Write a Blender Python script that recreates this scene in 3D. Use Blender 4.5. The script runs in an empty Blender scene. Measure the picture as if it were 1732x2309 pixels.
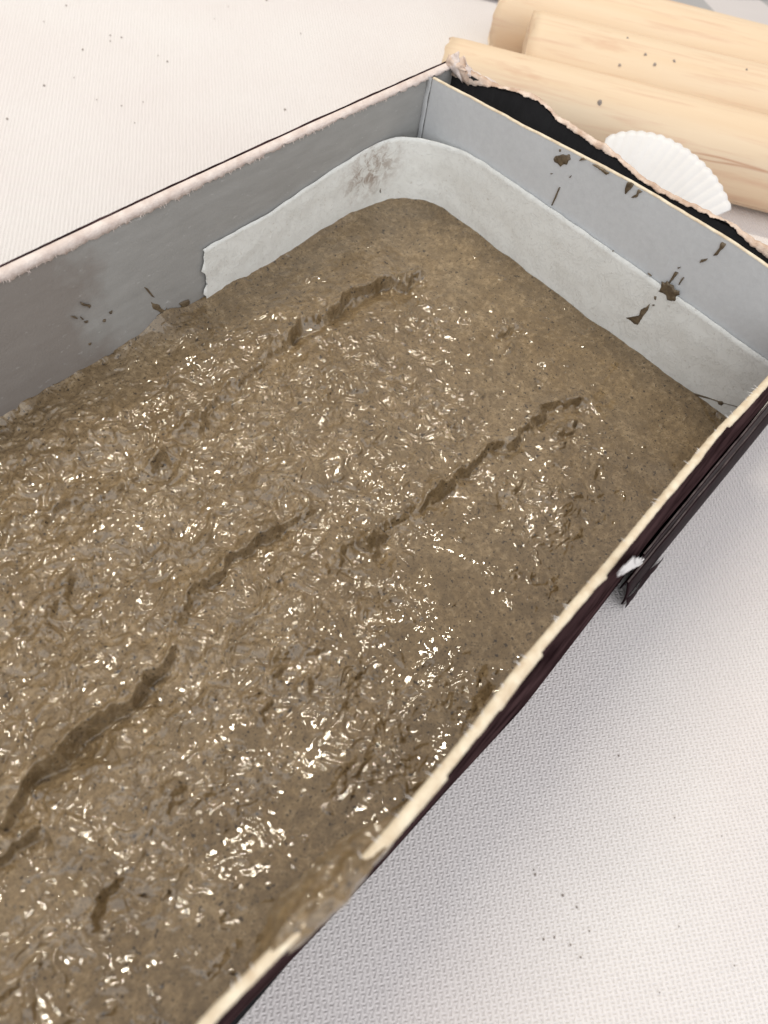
import bpy, math, random
import numpy as np
from mathutils import Vector, Matrix
random.seed(7); rng = np.random.default_rng(7)
scene = bpy.context.scene
col = scene.collection
TABLE = -4.6      # carton rim is z=0 (centimetres), table top 4.6 cm lower; everything is scaled to metres at the end

# ---------------------------------------------------------------- camera
rv = np.array([2.42168, -1.01652, 0.47744]); CAM = np.array([-15.45723, -10.2753, 8.96085]); F = 1748.2
th = np.linalg.norm(rv); k_ = rv/th
K_ = np.array([[0, -k_[2], k_[1]], [k_[2], 0, -k_[0]], [-k_[1], k_[0], 0]])
RM = np.eye(3)+math.sin(th)*K_+(1-math.cos(th))*K_@K_
cd = bpy.data.cameras.new('camera'); cam = bpy.data.objects.new('camera', cd); col.objects.link(cam)
cd.sensor_fit = 'VERTICAL'; cd.sensor_height = 36; cd.lens = F/2309*36
cd.clip_start = 0.005; cd.clip_end = 20
cd.dof.use_dof = True; cd.dof.focus_distance = 0.158; cd.dof.aperture_fstop = 25
m = Matrix((( RM[0][0], -RM[1][0], -RM[2][0], CAM[0]*.01),
            ( RM[0][1], -RM[1][1], -RM[2][1], CAM[1]*.01),
            ( RM[0][2], -RM[1][2], -RM[2][2], (CAM[2]-TABLE)*.01), (0, 0, 0, 1)))
cam.matrix_world = m
scene.camera = cam

# ---------------------------------------------------------------- light
w = bpy.data.worlds.new('World'); scene.world = w; w.use_nodes = True
w.node_tree.nodes['Background'].inputs[0].default_value = (1.0, 0.98, 0.97, 1)
w.node_tree.nodes['Background'].inputs[1].default_value = 0.60
def area(name, loc, target, size, power, color, size_y=None):
    l = bpy.data.lights.new(name, 'AREA'); l.size = size; l.energy = power; l.color = color
    if size_y: l.shape = 'RECTANGLE'; l.size_y = size_y
    o = bpy.data.objects.new(name, l); col.objects.link(o)
    a = Vector(loc)*.01; a.z -= TABLE*.01; b = Vector(target)*.01; b.z -= TABLE*.01
    o.location = a; o.rotation_euler = (b-a).to_track_quat('-Z', 'Y').to_euler(); return o
tube = area('ceiling_tube_lamp', (14, 35, 85), (-10, -5, -3), .50, 4.6, (1, .92, .74), .012)
zx = (Vector((14, 35, 85))-Vector((-10, -5, -3))).normalized(); xx = Vector((-.41, .91, 0)); xx = (xx-zx*xx.dot(zx)).normalized(); yy_ = zx.cross(xx)
tube.rotation_euler = Matrix((xx, yy_, zx)).transposed().to_euler()
area('soft_fill_light', (-58, -62, 72), (-4, -6, -3), 2.2, 10.5, (.93, .97, 1.0), 1.5)  # added cool fill, placed on the near side to lighten the carton's shadow
scene.view_settings.view_transform = 'Standard'; scene.view_settings.look = 'None'
scene.view_settings.exposure = 0; scene.view_settings.gamma = 1
scene.render.engine = 'CYCLES'

# ---------------------------------------------------------------- helpers
def ray(u): return RM.T @ np.array([(u[0]-866)/F, (u[1]-1154.5)/F, 1])
def onz(u, z):
    d = ray(u); return CAM+d*(z-CAM[2])/d[2]
def onpl(u, p, n):
    d = ray(u); n = np.array(n, float); return CAM+d*(np.dot(np.array(p)-CAM, n)/np.dot(d, n))
def mesh(name, verts, faces, mat, parent=None, smooth=True, mats=None, midx=None):
    v = np.array(verts, dtype=np.float64)*.01; v[:, 2] -= TABLE*.01
    me = bpy.data.meshes.new(name)
    if isinstance(faces, np.ndarray):
        n, kk = faces.shape
        me.vertices.add(len(v)); me.vertices.foreach_set('co', v.ravel())
        me.loops.add(n*kk); me.loops.foreach_set('vertex_index', faces.ravel().astype(np.int32))
        me.polygons.add(n); me.polygons.foreach_set('loop_start', np.arange(0, n*kk, kk, dtype=np.int32))
        me.update(calc_edges=True)
    else:
        me.from_pydata([tuple(x) for x in v], [], faces)
    if smooth: me.polygons.foreach_set('use_smooth', np.ones(len(me.polygons), dtype=bool))
    for mm in (mats or [mat]): me.materials.append(mm)
    if midx is not None: me.polygons.foreach_set('material_index', np.array(midx, dtype=np.int32))
    me.validate(); me.update()
    o = bpy.data.objects.new(name, me); col.objects.link(o)
    if parent is not None: o.parent = parent
    return o
def tag(o, label=None, cat=None, group=None, kind=None):
    if label: o['label'] = label
    if cat: o['category'] = cat
    if group: o['group'] = group
    if kind: o['kind'] = kind
    return o
def empty(name, label, cat, group=None):
    o = bpy.data.objects.new(name, None); o.empty_display_size = .02; col.objects.link(o)
    return tag(o, label, cat, group)
def smst(a, b, x):
    t = np.clip((x-a)/(b-a), 0, 1); return t*t*(3-2*t)
def vnoise(x, y, seed=0):
    """gradient noise, vectorised, about -1..1"""
    r = np.random.default_rng(seed); N = 256
    ang = r.uniform(0, 2*math.pi, (N, N)); gx = np.cos(ang); gy = np.sin(ang)
    xi = np.floor(x).astype(int); yi = np.floor(y).astype(int); xf = x-xi; yf = y-yi
    u = xf*xf*xf*(xf*(xf*6-15)+10); v = yf*yf*yf*(yf*(yf*6-15)+10)
    def g(a, b):
        i = (xi+a) % N; j = (yi+b) % N; return gx[i, j]*(xf-a)+gy[i, j]*(yf-b)
    return 1.5*((g(0, 0)*(1-u)+g(1, 0)*u)*(1-v)+(g(0, 1)*(1-u)+g(1, 1)*u)*v)
def fbm(x, y, o=4, seed=0, gain=.5):
    s = 0; a = 1
    for i in range(o):
        s = s+a*vnoise(x*2**i+17.3*i, y*2**i-9.1*i, seed+i); a *= gain
    return s
def resample(pts, n):
    p = np.array(pts, float); d = np.r_[0, np.cumsum(np.linalg.norm(np.diff(p, axis=0), axis=1))]
    t = np.linspace(0, d[-1], n); return np.stack([np.interp(t, d, p[:, i]) for i in range(p.shape[1])], 1)
def loft(name, rails, mat, parent=None, closed=False, caps=False, smooth=True, mats=None, midx=None):
    n = len(rails[0]); R = len(rails); V = np.concatenate(rails)
    fs = []; mi = []
    for r in range(R if closed else R-1):
        a = r*n; b = ((r+1) % R)*n
        i = np.arange(n-1); fs.append(np.stack([a+i, a+i+1, b+i+1, b+i], 1))
        if midx: mi += [midx[r]]*(n-1)
    F_ = [tuple(q) for q in np.concatenate(fs)]
    if caps:
        F_.append(tuple(r*n for r in range(R))); F_.append(tuple(r*n+n-1 for r in range(R))[::-1])
        if midx: mi += [midx[0]]*2
    return mesh(name, V, F_, mat, parent, smooth, mats, mi if midx else None)

# ---------------------------------------------------------------- materials
class NT:
    def __init__(s, name):
        s.m = bpy.data.materials.new(name); s.m.use_nodes = True; s.t = s.m.node_tree
        s.b = s.t.nodes['Principled BSDF']; s.tc = s.t.nodes.new('ShaderNodeTexCoord')
    def n(s, typ, **kw):
        nd = s.t.nodes.new('ShaderNode'+typ)
        for k, v in kw.items():
            if k[0] == '_': setattr(nd, k[1:], v)
        return nd
    def l(s, a, b): s.t.links.new(a, b)
    def coord(s, scale=(100, 100, 100), rot=(0, 0, 0), loc=(0, 0, 0)):
        mp = s.n('Mapping'); mp.inputs['Scale'].default_value = scale; mp.inputs['Rotation'].default_value = rot; mp.inputs['Location'].default_value = loc
        s.l(s.tc.outputs['Object'], mp.inputs['Vector']); return mp.outputs[0]
    def noise(s, vec, scale, detail=4, rough=.55, dist=0):
        nd = s.n('TexNoise'); nd.inputs['Scale'].default_value = scale; nd.inputs['Detail'].default_value = detail
        nd.inputs['Roughness'].default_value = rough; nd.inputs['Distortion'].default_value = dist
        s.l(vec, nd.inputs['Vector']); return nd.outputs['Fac']
    def ramp(s, fac, stops):
        r = s.n('ValToRGB'); e = r.color_ramp.elements
        while len(e) < len(stops): e.new(.5)
        for i, (p, c) in enumerate(stops):
            e[i].position = p; e[i].color = (*c, 1) if hasattr(c, '__len__') else (c, c, c, 1)
        s.l(fac, r.inputs[0]); return r.outputs[0]
    def mix(s, fac, a, b, typ='MIX'):
        x = s.n('Mix', _data_type='RGBA', _blend_type=typ)
        for v, i in ((fac, 0), (a, 6), (b, 7)):
            if hasattr(v, 'links'): s.l(v, x.inputs[i])
            elif i == 0: x.inputs[0].default_value = v
            else: x.inputs[i].default_value = (*v, 1)
        return x.outputs[2]
    def math(s, op, a, b=0, c=None):
        x = s.n('Math', _operation=op)
        for i, v in enumerate((a, b, c)):
            if v is None: continue
            if hasattr(v, 'links'): s.l(v, x.inputs[i])
            else: x.inputs[i].default_value = v
        return x.outputs[0]
    def bump(s, h, strength, dist_cm, prev=None):
        x = s.n('Bump'); x.inputs['Strength'].default_value = strength; x.inputs['Distance'].default_value = dist_cm*.01
        s.l(h, x.inputs['Height'])
        if prev is not None: s.l(prev, x.inputs['Normal'])
        return x.outputs[0]
    def set(s, **kw):
        names = dict(color='Base Color', rough='Roughness', coat='Coat Weight', coatr='Coat Roughness', spec='Specular IOR Level',
                     normal='Normal', coatn='Coat Normal', sheen='Sheen Weight', sss='Subsurface Weight')
        for k, v in kw.items():
            i = s.b.inputs[names[k]]
            if hasattr(v, 'links'): s.l(v, i)
            elif hasattr(v, '__len__'): i.default_value = (*v, 1)
            else: i.default_value = v
        return s.m

def mat_linen():
    s = NT('white_woven_cloth')
    vw = s.coord(rot=(0, 0, math.radians(-50)))
    wob = s.n('TexNoise'); wob.inputs['Scale'].default_value = 1.3; wob.inputs['Detail'].default_value = 3; s.l(vw, wob.inputs['Vector'])
    ad = s.n('VectorMath', _operation='MULTIPLY_ADD'); s.l(wob.outputs['Color'], ad.inputs[0]); ad.inputs[1].default_value = (.06, .06, 0); s.l(vw, ad.inputs[2])
    sp = s.n('SeparateXYZ'); s.l(ad.outputs[0], sp.inputs[0])
    PU, PV = .071, .098
    au = s.math('MULTIPLY', sp.outputs[0], math.pi/PU); av = s.math('MULTIPLY', sp.outputs[1], math.pi/PV)
    bu = s.math('ABSOLUTE', s.math('SINE', au)); bv = s.math('ABSOLUTE', s.math('SINE', av))
    chk = s.math('MULTIPLY', s.math('SINE', s.math('MULTIPLY_ADD', au, 1, math.pi/2)), s.math('SINE', s.math('MULTIPLY_ADD', av, 1, math.pi/2)))
    h1 = s.math('MULTIPLY', bv, s.math('MULTIPLY_ADD', chk, .35, .65))
    h2 = s.math('MULTIPLY', bu, s.math('MULTIPLY_ADD', chk, -.35, .50))
    n1 = s.noise(s.coord(), 13, 3, .6)
    h = s.math('ADD', s.math('MAXIMUM', h1, h2), s.math('MULTIPLY', n1, .75))
    big = s.noise(s.coord(), .12, 3)
    c = s.mix(s.ramp(big, [(.35, 0.), (.65, 1.)]), (.80, .742, .733), (.83, .79, .782))
    nr = s.bump(h, .75, .045)
    return s.set(color=c, rough=.75, normal=nr, spec=.25)
def mat_pulp():
    s = NT('wet_brown_pulp')
    v = s.coord()
    a = s.noise(v, .55, 5, .6, .4); b = s.noise(v, 9, 5, .65, .3); c = s.noise(v, 30, 3, .6); e = s.noise(v, 2.3, 4, .6, .6)
    base = s.mix(s.ramp(a, [(.35, 0.), (.65, 1.)]), (.222, .146, .068), (.300, .212, .116))
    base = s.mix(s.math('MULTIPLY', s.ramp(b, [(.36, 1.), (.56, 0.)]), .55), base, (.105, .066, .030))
    base = s.mix(s.math('MULTIPLY', s.ramp(b, [(.54, 0.), (.66, 1.)]), .45), base, (.42, .32, .20))
    base = s.mix(s.math('MULTIPLY', s.ramp(e, [(.38, 1.), (.60, 0.)]), .5), base, (.130, .086, .042))
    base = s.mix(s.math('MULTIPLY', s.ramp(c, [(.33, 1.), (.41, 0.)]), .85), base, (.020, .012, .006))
    dk = s.noise(s.coord(loc=(7, 3, 1)), 12, 2, .5)
    base = s.mix(s.math('MULTIPLY', s.ramp(dk, [(.32, 1.), (.35, 0.)]), .85), base, (.03, .018, .01))
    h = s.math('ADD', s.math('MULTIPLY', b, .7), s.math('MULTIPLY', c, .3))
    s.b.inputs['Coat IOR'].default_value = 1.66
    n1 = s.bump(h, .95, .04)
    n2 = s.bump(s.noise(v, 4, 2, .5), .15, .02)
    return s.set(color=base, rough=s.ramp(b, [(.3, .34), (.7, .55)]), coat=1.0, coatr=.01, normal=n1, coatn=n2, spec=.12)
def mat_board(name, c1, c2, scale=3, rough=.6, bump=.3, bs=25, spec=.4, stretch=None):
    s = NT(name); v = s.coord(stretch or (100, 100, 100))
    c = s.mix(s.ramp(s.noise(v, scale, 5, .6), [(.35, 0.), (.65, 1.)]), c1, c2)
    return s.set(color=c, rough=rough, normal=s.bump(s.noise(s.coord(), bs, 4), bump, .02), spec=spec)
def mat_liner():
    s = NT('grey_wet_card')
    v = s.coord()
    sp = s.n('SeparateXYZ'); s.l(v, sp.inputs[0])
    nz = s.noise(v, .6, 4, .6)
    edge = s.math('ADD', sp.outputs[0], s.math('MULTIPLY', nz, 5))
    st = s.ramp(s.math('MULTIPLY_ADD', edge, .1, 1.3), [(.50, 1.), (.60, 0.)])
    grain = s.noise(s.coord((25, 100, 100)), 5, 5, .6)
    base = s.mix(grain, (.31, .305, .295), (.46, .455, .445))
    base = s.mix(s.math('MULTIPLY', st, .55), base, (.22, .175, .15))
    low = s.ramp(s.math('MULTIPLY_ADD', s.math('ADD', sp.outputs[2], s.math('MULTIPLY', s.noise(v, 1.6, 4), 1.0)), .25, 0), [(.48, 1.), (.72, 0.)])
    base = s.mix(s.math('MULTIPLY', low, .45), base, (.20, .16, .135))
    base = s.mix(s.math('MULTIPLY', s.ramp(s.noise(s.coord((40, 100, 100)), 9, 4, .7), [(.64, 0.), (.74, 1.)]), .5), base, (.72, .72, .72))
    return s.set(color=base, rough=.5, normal=s.bump(s.noise(v, 22, 4), .35, .02), spec=.45)
def mat_partition():
    s = NT('silver_grey_card'); v = s.coord()
    base = s.mix(s.noise(v, 7, 6, .7), (.58, .59, .605), (.74, .75, .76))
    fib = s.ramp(s.noise(s.coord((100, 100, 45)), 4, 5, .65, 1.5), [(.60, 0.), (.72, 1.)])
    base = s.mix(s.math('MULTIPLY', fib, .45), base, (.70, .73, .76))
    return s.set(color=base, rough=.55, normal=s.bump(s.noise(v, 9, 5), .35, .02), spec=.4)
def mat_tape():
    s = NT('damp_white_paper_tape'); v = s.coord()
    base = s.mix(s.noise(v, 2.2, 6, .65), (.86, .86, .82), (.93, .93, .90))
    base = s.mix(s.math('MULTIPLY', s.ramp(s.noise(v, 12, 3), [(.28, 1.), (.36, 0.)]), .3), base, (.45, .38, .30))
    # muddy print near the corner
    g = s.n('TexGradient', _gradient_type='SPHERICAL'); mp = s.n('Mapping'); s.l(v, mp.inputs[0])
    mp.inputs['Location'].default_value = (2.55/1.15, 0, -2.9/1.0); mp.inputs['Scale'].default_value = (1/1.15, .3, 1/1.0); s.l(mp.outputs[0], g.inputs[0])
    dirt = s.math('MULTIPLY', s.ramp(g.outputs['Fac'], [(.05, 0.), (.75, 1.)]), s.ramp(s.noise(v, 3.5, 6, .75, .6), [(.44, 0.), (.60, 1.)]))
    base = s.mix(s.math('MULTIPLY', dirt, .8), base, (.27, .17, .11))
    cr = s.noise(v, 2.6, 5, .6, 2.0)
    n = s.bump(s.ramp(cr, [(.47, 0.), (.5, 1.), (.53, 0.)]), .35, .03)
    n = s.bump(s.noise(v, 11, 4), .3, .02, n)
    return s.set(color=base, rough=.6, normal=n, spec=.35)
def mat_wood():
    s = NT('pale_pine'); g = s.coord((100, 100, 100))
    # local axis of every dowel is X
    v = s.coord((6, 100, 100))
    a = s.noise(v, 1.3, 4, .55, .3); b = s.noise(v, 5, 4, .6)
    base = s.mix(s.ramp(a, [(.3, 0.), (.7, 1.)]), (.75, .56, .38), (.80, .65, .48))
    base = s.mix(s.math('MULTIPLY', s.ramp(b, [(.52, 0.), (.70, 1.)]), .40), base, (.60, .33, .22))
    st = s.ramp(s.noise(s.coord((3.5, 100, 100), loc=(3, 1, 2)), 2.1, 3, .5), [(.635, 0.), (.66, 1.), (.69, 0.)])
    base = s.mix(s.math('MULTIPLY', st, .75), base, (.50, .25, .15))
    kn = s.ramp(s.noise(s.coord((18, 60, 60), loc=(1, 5, 2)), 1.6, 4, .6), [(.66, 0.), (.72, 1.)])
    base = s.mix(s.math('MULTIPLY', kn, .35), base, (.62, .36, .24))
    return s.set(color=base, rough=.6, normal=s.bump(b, .2, .02), spec=.3)
def mat_plaid():
    s = NT('grey_gingham_cotton'); v = s.coord((100, 100, 100), rot=(0, 0, math.radians(33)), loc=(.6, .9, 0))
    sp = s.n('SeparateXYZ'); s.l(v, sp.inputs[0])
    q = [s.math('GREATER_THAN', s.math('FRACT', s.math('MULTIPLY', sp.outputs[i], 1/5.6)), .5) for i in (0, 1)]
    f = s.math('MULTIPLY', s.math('ADD', q[0], q[1]), .5)
    c = s.ramp(f, [(0., (.60, .56, .56)), (.5, (.38, .37, .375)), (1., (.24, .24, .25))])
    return s.set(color=c, rough=.85, normal=s.bump(s.noise(s.coord(), 25, 3), .3, .02))

M_linen = mat_linen(); M_pulp = mat_pulp()
M_brown = mat_board('glossy_dark_brown_print', (.010, .005, .006), (.024, .011, .014), 2.5, .45, .15, 18, .02)
M_wallout = mat_board('worn_dark_brown_card', (.014, .007, .008), (.070, .040, .042), 1.1, .55, .3, 14, .0)
M_black = mat_board('dark_card_with_gap_shade', (.006, .005, .006), (.010, .009, .010), 3, .7, .2)  # dark card, with the shade of the end gap put into its colour
M_core = mat_board('torn_pinkish_card_fibre', (.66, .54, .49), (.82, .72, .67), 4, .85, .8, 20)
M_cream = mat_board('cream_card_edge', (.66, .53, .38), (.83, .73, .57), 5, .75, .35, 24)
M_tear = mat_board('light_brown_torn_card', (.56, .39, .29), (.82, .67, .57), 3.5, .85, .7, 18)
M_white = mat_board('white_paper_fibre', (.78, .76, .76), (.86, .84, .84), 8, .85, .8, 22)
M_shell = mat_board('white_shell', (.80, .775, .77), (.84, .82, .82), 1.5, .5, .15, 12)
M_liner = mat_liner(); M_part = mat_partition(); M_tape = mat_tape(); M_wood = mat_wood(); M_plaid = mat_plaid()
M_splash = mat_board('drying_brown_splash', (.085, .058, .034), (.19, .14, .085), 9, .4, .6, 22, .5)
M_crumb = mat_board('dark_crumb', (.24, .20, .18), (.42, .37, .34), 20, .8, .3)

# ---------------------------------------------------------------- tabletop
n = 160; gx = np.linspace(-45, 60, n); gy = np.linspace(-45, 60, n)
X, Y = np.meshgrid(gx, gy, indexing='ij'); Z = TABLE+0*X
edge = smst(-9.5, -14, (X*.75+Y*.66)*0+Y)*0
Z = Z-.35*smst(0, 6, (-(Y+14.2)-(X+8)*.15))              # the cloth sinks away softly towards the right edge
V = np.stack([X, Y, Z], -1).reshape(-1, 3); i, j = np.meshgrid(np.arange(n-1), np.arange(n-1), indexing='ij')
a = (i*n+j).ravel(); Fq = np.stack([a, a+n, a+n+1, a+1], 1)
tag(mesh('tabletop', V, Fq, M_linen), 'white tabletop covered with coarse woven cloth', None, None, 'structure')

# ---------------------------------------------------------------- carton
carton = empty('carton', 'open dark brown carton with torn rim and grey inside, filled with wet pulp', 'box')
def yl(x, z):   # inner face of the long panel at the top of the picture
    return np.interp(x, [-22, -12, -9.3, -7.5, -5.6, -1.8, .3], [-.1, -.07, -.09, .02, .06, .02, .02])*np.clip(-z/2.75, 0, 1.6)+np.interp(x, [-22, -11.3, -8.2, -4.4, 0, .3], [.0, .0, .02, .0, -.08, -.1])*(1-np.clip(-z/2.75, 0, 1))
N = 700; xs = np.linspace(-21, .12, N)
nz1 = fbm(xs*1.3, xs*0, 5, 3); nz2 = fbm(xs*3.0, xs*0+4, 5, 13, .65); nz3 = fbm(xs*5, xs*0+9, 4, 23, .7)
def wall_rails(off, z): return np.stack([xs, yl(xs, z)+off, z+0*xs], 1)
o_top = wall_rails(.15, 0.0); o_top[:, 2] += .015*nz1
panel = loft('side_panel', [wall_rails(.13, TABLE+.02), wall_rails(.145, -1.5), wall_rails(.158, .014)+np.stack([0*xs, .003*nz2, .010*nz1], 1), wall_rails(.142, .012), wall_rails(.10, -.05), wall_rails(.06, -1.5), wall_rails(.04, TABLE+.1)], M_wallout, carton)
in_e = .12+.035*nz2+.07*smst(-4, -9, xs)
r1 = wall_rails(.143, 0); r1[:, 2] += -.012
r2 = wall_rails(.09, .0); r2[:, 2] += .004*nz2+.002; r2[:, 1] += .006*nz3
r3 = wall_rails(-.005, -.05); r3[:, 2] += .006*nz2
r4 = wall_rails(.0, 0); r4[:, 2] = -in_e*.85+.032*nz3; r4[:, 1] = yl(xs, r4[:, 2])-.022+.004*nz3
r5 = r4.copy(); r5[:, 1] += .03; r5[:, 2] -= .01
loft('torn_rim', [r1, r2, r3, r4, r5], M_core, panel)
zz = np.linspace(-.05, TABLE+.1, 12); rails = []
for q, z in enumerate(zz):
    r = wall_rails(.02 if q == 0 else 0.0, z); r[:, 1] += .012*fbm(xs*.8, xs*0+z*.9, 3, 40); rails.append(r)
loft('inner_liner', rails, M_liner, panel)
# loose fibres on the torn rim
fv = []; ff = []
for q in range(130):
    t = rng.integers(60, N-60); p = r4[t]; L = rng.uniform(.02, .06); d = np.array([rng.normal(0, .5), -rng.uniform(.2, .8), -rng.uniform(.1, 1)]); d /= np.linalg.norm(d)
    w_ = .006; s0 = len(fv)
    fv += [p+[w_, 0, 0.02], p-[w_, 0, -.02], p+d*L*.6+[w_*.6, -.004, 0], p+d*L*.6-[w_*.6, .004, 0], p+d*L]
    ff += [(s0, s0+1, s0+3, s0+2), (s0+2, s0+3, s0+4)]
tag(mesh('rim_fibre', np.array(fv), ff, M_core, panel), kind='stuff')

# near long panel (bottom right of the picture)
nx = [-22, -15.81, -14.92, -13.56, -11.78, -10.79, -8.51, -5.2, -3.4, -1.0, .3]; ny = [-9.95, -9.94, -10.0, -10.09, -10.07, -9.99, -9.97, -9.9, -9.96, -9.98, -10.0]
def yn(x): return np.interp(x, nx, ny)
bx = [-22, -15.8, -14.5, -12.7, -11.0, -8.95, -5.2, .3]; by = [-9.98, -10.02, -10.11, -10.20, -10.24, -10.33, -10.20, -10.16]
def yb(x): return np.interp(x, bx, by)
ker = np.ones(25)/25
def sm(a): return np.convolve(np.pad(a, 12, 'edge'), ker, 'valid')
yns = sm(yn(xs)); ybs = sm(yb(xs)); oz = .022*nz1
def nrail(off, z, f=0): 
    y = yns*(1-f)+ybs*f+off; return np.stack([xs, y, z+0*xs], 1)
# outer edge of the cream core, chipped
chip = np.zeros(N); t_ = 0
while t_ < N:
    L_ = int(rng.uniform(6, 45)); chip[t_:t_+L_] = rng.normal(0, .014)+np.linspace(0, rng.normal(0, .012), len(chip[t_:t_+L_])); t_ += L_
chip += .004*nz3
ro = nrail(-.065, 0); ro[:, 1] += chip
rskin = ro.copy(); rskin[:, 2] = -.05
panel2 = loft('side_panel', [nrail(.05, TABLE+.1, 1), nrail(.06, -2.5, .5), nrail(.05, -.06), rskin, nrail(-.085, -.12, .02), nrail(-.05, -1.5, .4), nrail(-.02, -3, .7), nrail(0, TABLE+.02, 1)], M_wallout, carton)
q1 = nrail(.075, -.10); q1[:, 1] += .006*nz3
q2 = nrail(.062, -.01); q2[:, 2] += .005*nz2
q3 = nrail(0, .015); q3[:, 2] += .004*nz3
q4 = ro.copy(); q4[:, 2] = -.002+.004*nz1
q5 = rskin.copy(); q5[:, 2] = -.045
loft('torn_rim', [q1, q2, q3, q4, q5], M_cream, panel2)
fv = []; ff = []
for q in range(60):
    t = rng.integers(150, N-40); p = q2[t].copy(); p[2] += .01; L = rng.uniform(.03, .11); d = np.array([rng.normal(0, .6), rng.uniform(.3, 1), rng.uniform(-.4, .5)]); d /= np.linalg.norm(d)
    w_ = .006; s0 = len(fv)
    fv += [p+[w_, -.02, 0], p-[w_, .02, 0], p+d*L*.6+[w_*.6, 0, .006], p+d*L*.6-[w_*.6, 0, -.006], p+d*L]
    ff += [(s0, s0+1, s0+3, s0+2), (s0+2, s0+3, s0+4)]
tag(mesh('rim_fibre', np.array(fv), ff, M_white, panel2), kind='stuff')

# far end panel, torn across its top
TY = [.1, -.55, -1.33, -2.13, -2.5, -2.86, -3.65, -4.23, -5.24, -6.03, -7.14, -8.25, -10.1]
TZ = [.07, .01, .04, .26, .25, .13, .10, .11, -.07, -.08, .04, .0, -.03]
M2 = 520; ye = np.linspace(.14, -10.1, M2); te = np.interp(-ye, -np.array(TY), TZ)
en = fbm(ye*2.2, ye*0, 5, 55, .6); en2 = fbm(ye*4.5, ye*0+5, 4, 65, .7)
def erail(x, z): return np.stack([x+0*ye, ye, z+0*ye], 1)
te2 = te+.025*en
end = loft('end_panel', [erail(.13, TABLE+.02), erail(.13, te2-.05), erail(.055, te2-.10), erail(.05, TABLE+.1)], M_black, carton, mats=[M_brown, M_black], midx=[0, 1, 1])
LB_ = [(1008, 163), (1065, 192), (1100, 194), (1141, 200), (1196, 220), (1221, 230), (1261, 274), (1316, 311), (1366, 345), (1396, 361), (1437, 400), (1487, 434), (1567, 472), (1637, 498), (1682, 540), (1732, 583)]
lb = np.array([onpl(p, (.035, 0, 0), (1, 0, 0)) for p in LB_]); lbz = np.interp(-ye, -lb[:, 1], lb[:, 2])
a1 = erail(.135, te2-.05); a2 = erail(.12, te2); a2[:, 2] += .012*en2
lz = lbz+.022*en2+.015*np.round(1.4*en)*.7
a3 = erail(.07, te2*.65+lz*.35+.018*en); a3[:, 0] -= .012*en
a3b = erail(.045, te2*.3+lz*.7); a3b[:, 0] += .015*en2; a3b[:, 2] += .015*fbm(ye*9, ye*0, 3, 67)
a4 = erail(.0, 0); a4[:, 0] = .012+.012*en2; a4[:, 2] = lz
a5 = a4.copy(); a5[:, 0] += .03; a5[:, 2] -= .015
loft('torn_rim', [a1, a2, a3, a3b, a4, a5], M_tear, end)
# crumpled shreds of card at the corner
def petal(base, tip, w0, w1, curl, lift, mat, seed):
    """torn tongue of card, creased along its middle and curled"""
    r_ = np.random.default_rng(seed); n_ = np.array([-1, -.35, .25]); n_ /= np.linalg.norm(n_)
    a_ = onpl(base, (-.02, 0, 0), (1, .35, 0)); b_ = onpl(tip, (-.02, 0, 0), (1, .35, 0)); d_ = b_-a_; L = np.linalg.norm(d_); d_ /= L; sd_ = np.cross(n_, d_)
    V = []; K = 16; Wn = 8
    for k in range(K+1):
        f = k/K
        for j_ in range(Wn+1):
            g = j_/Wn*2-1; w_ = (w0*(1-f)+w1*f)*(1+.3*vnoise(np.array(f*5+seed), np.array(g*.6), seed))*(1-.55*f**4)
            p = a_+d_*(L*f*(1+.10*math.sin(g*7+seed)*f))+sd_*(g*w_)
            p = p+n_*(lift+curl*math.sin(f*2.6)-.09*abs(g)*(.4+f)+.05*vnoise(np.array(f*4.+seed), np.array(g*2.2), seed+3)); V.append(p)
    Fc = [(k*(Wn+1)+j_, k*(Wn+1)+j_+1, (k+1)*(Wn+1)+j_+1, (k+1)*(Wn+1)+j_) for k in range(K) for j_ in range(Wn)]
    o = mesh('torn_shred', np.array(V), Fc, mat, end); sol = o.modifiers.new('thick', 'SOLIDIFY'); sol.thickness = .00022
for q, a_ in enumerate([((1022, 128), (1007, 170), .10, .05, .05, .02, M_tear), ((1020, 124), (1046, 180), .16, .07, .16, .03, M_core), ((1034, 132), (1062, 193), .15, .09, .14, .02, M_tear),
                        ((1040, 142), (1078, 186), .12, .07, .10, .0, M_core), ((1012, 132), (1052, 158), .09, .09, .08, .10, M_tear), ((1058, 165), (1122, 196), .07, .06, .06, .0, M_core)]):
    petal(*a_, q+3)
# bottom of the carton
mesh('bottom_panel', [(-21, .0, TABLE+.12), (.1, .0, TABLE+.12), (.1, -10.1, TABLE+.12), (-21, -10.1, TABLE+.12)], [(0, 1, 2, 3)], M_black, carton)

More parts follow.
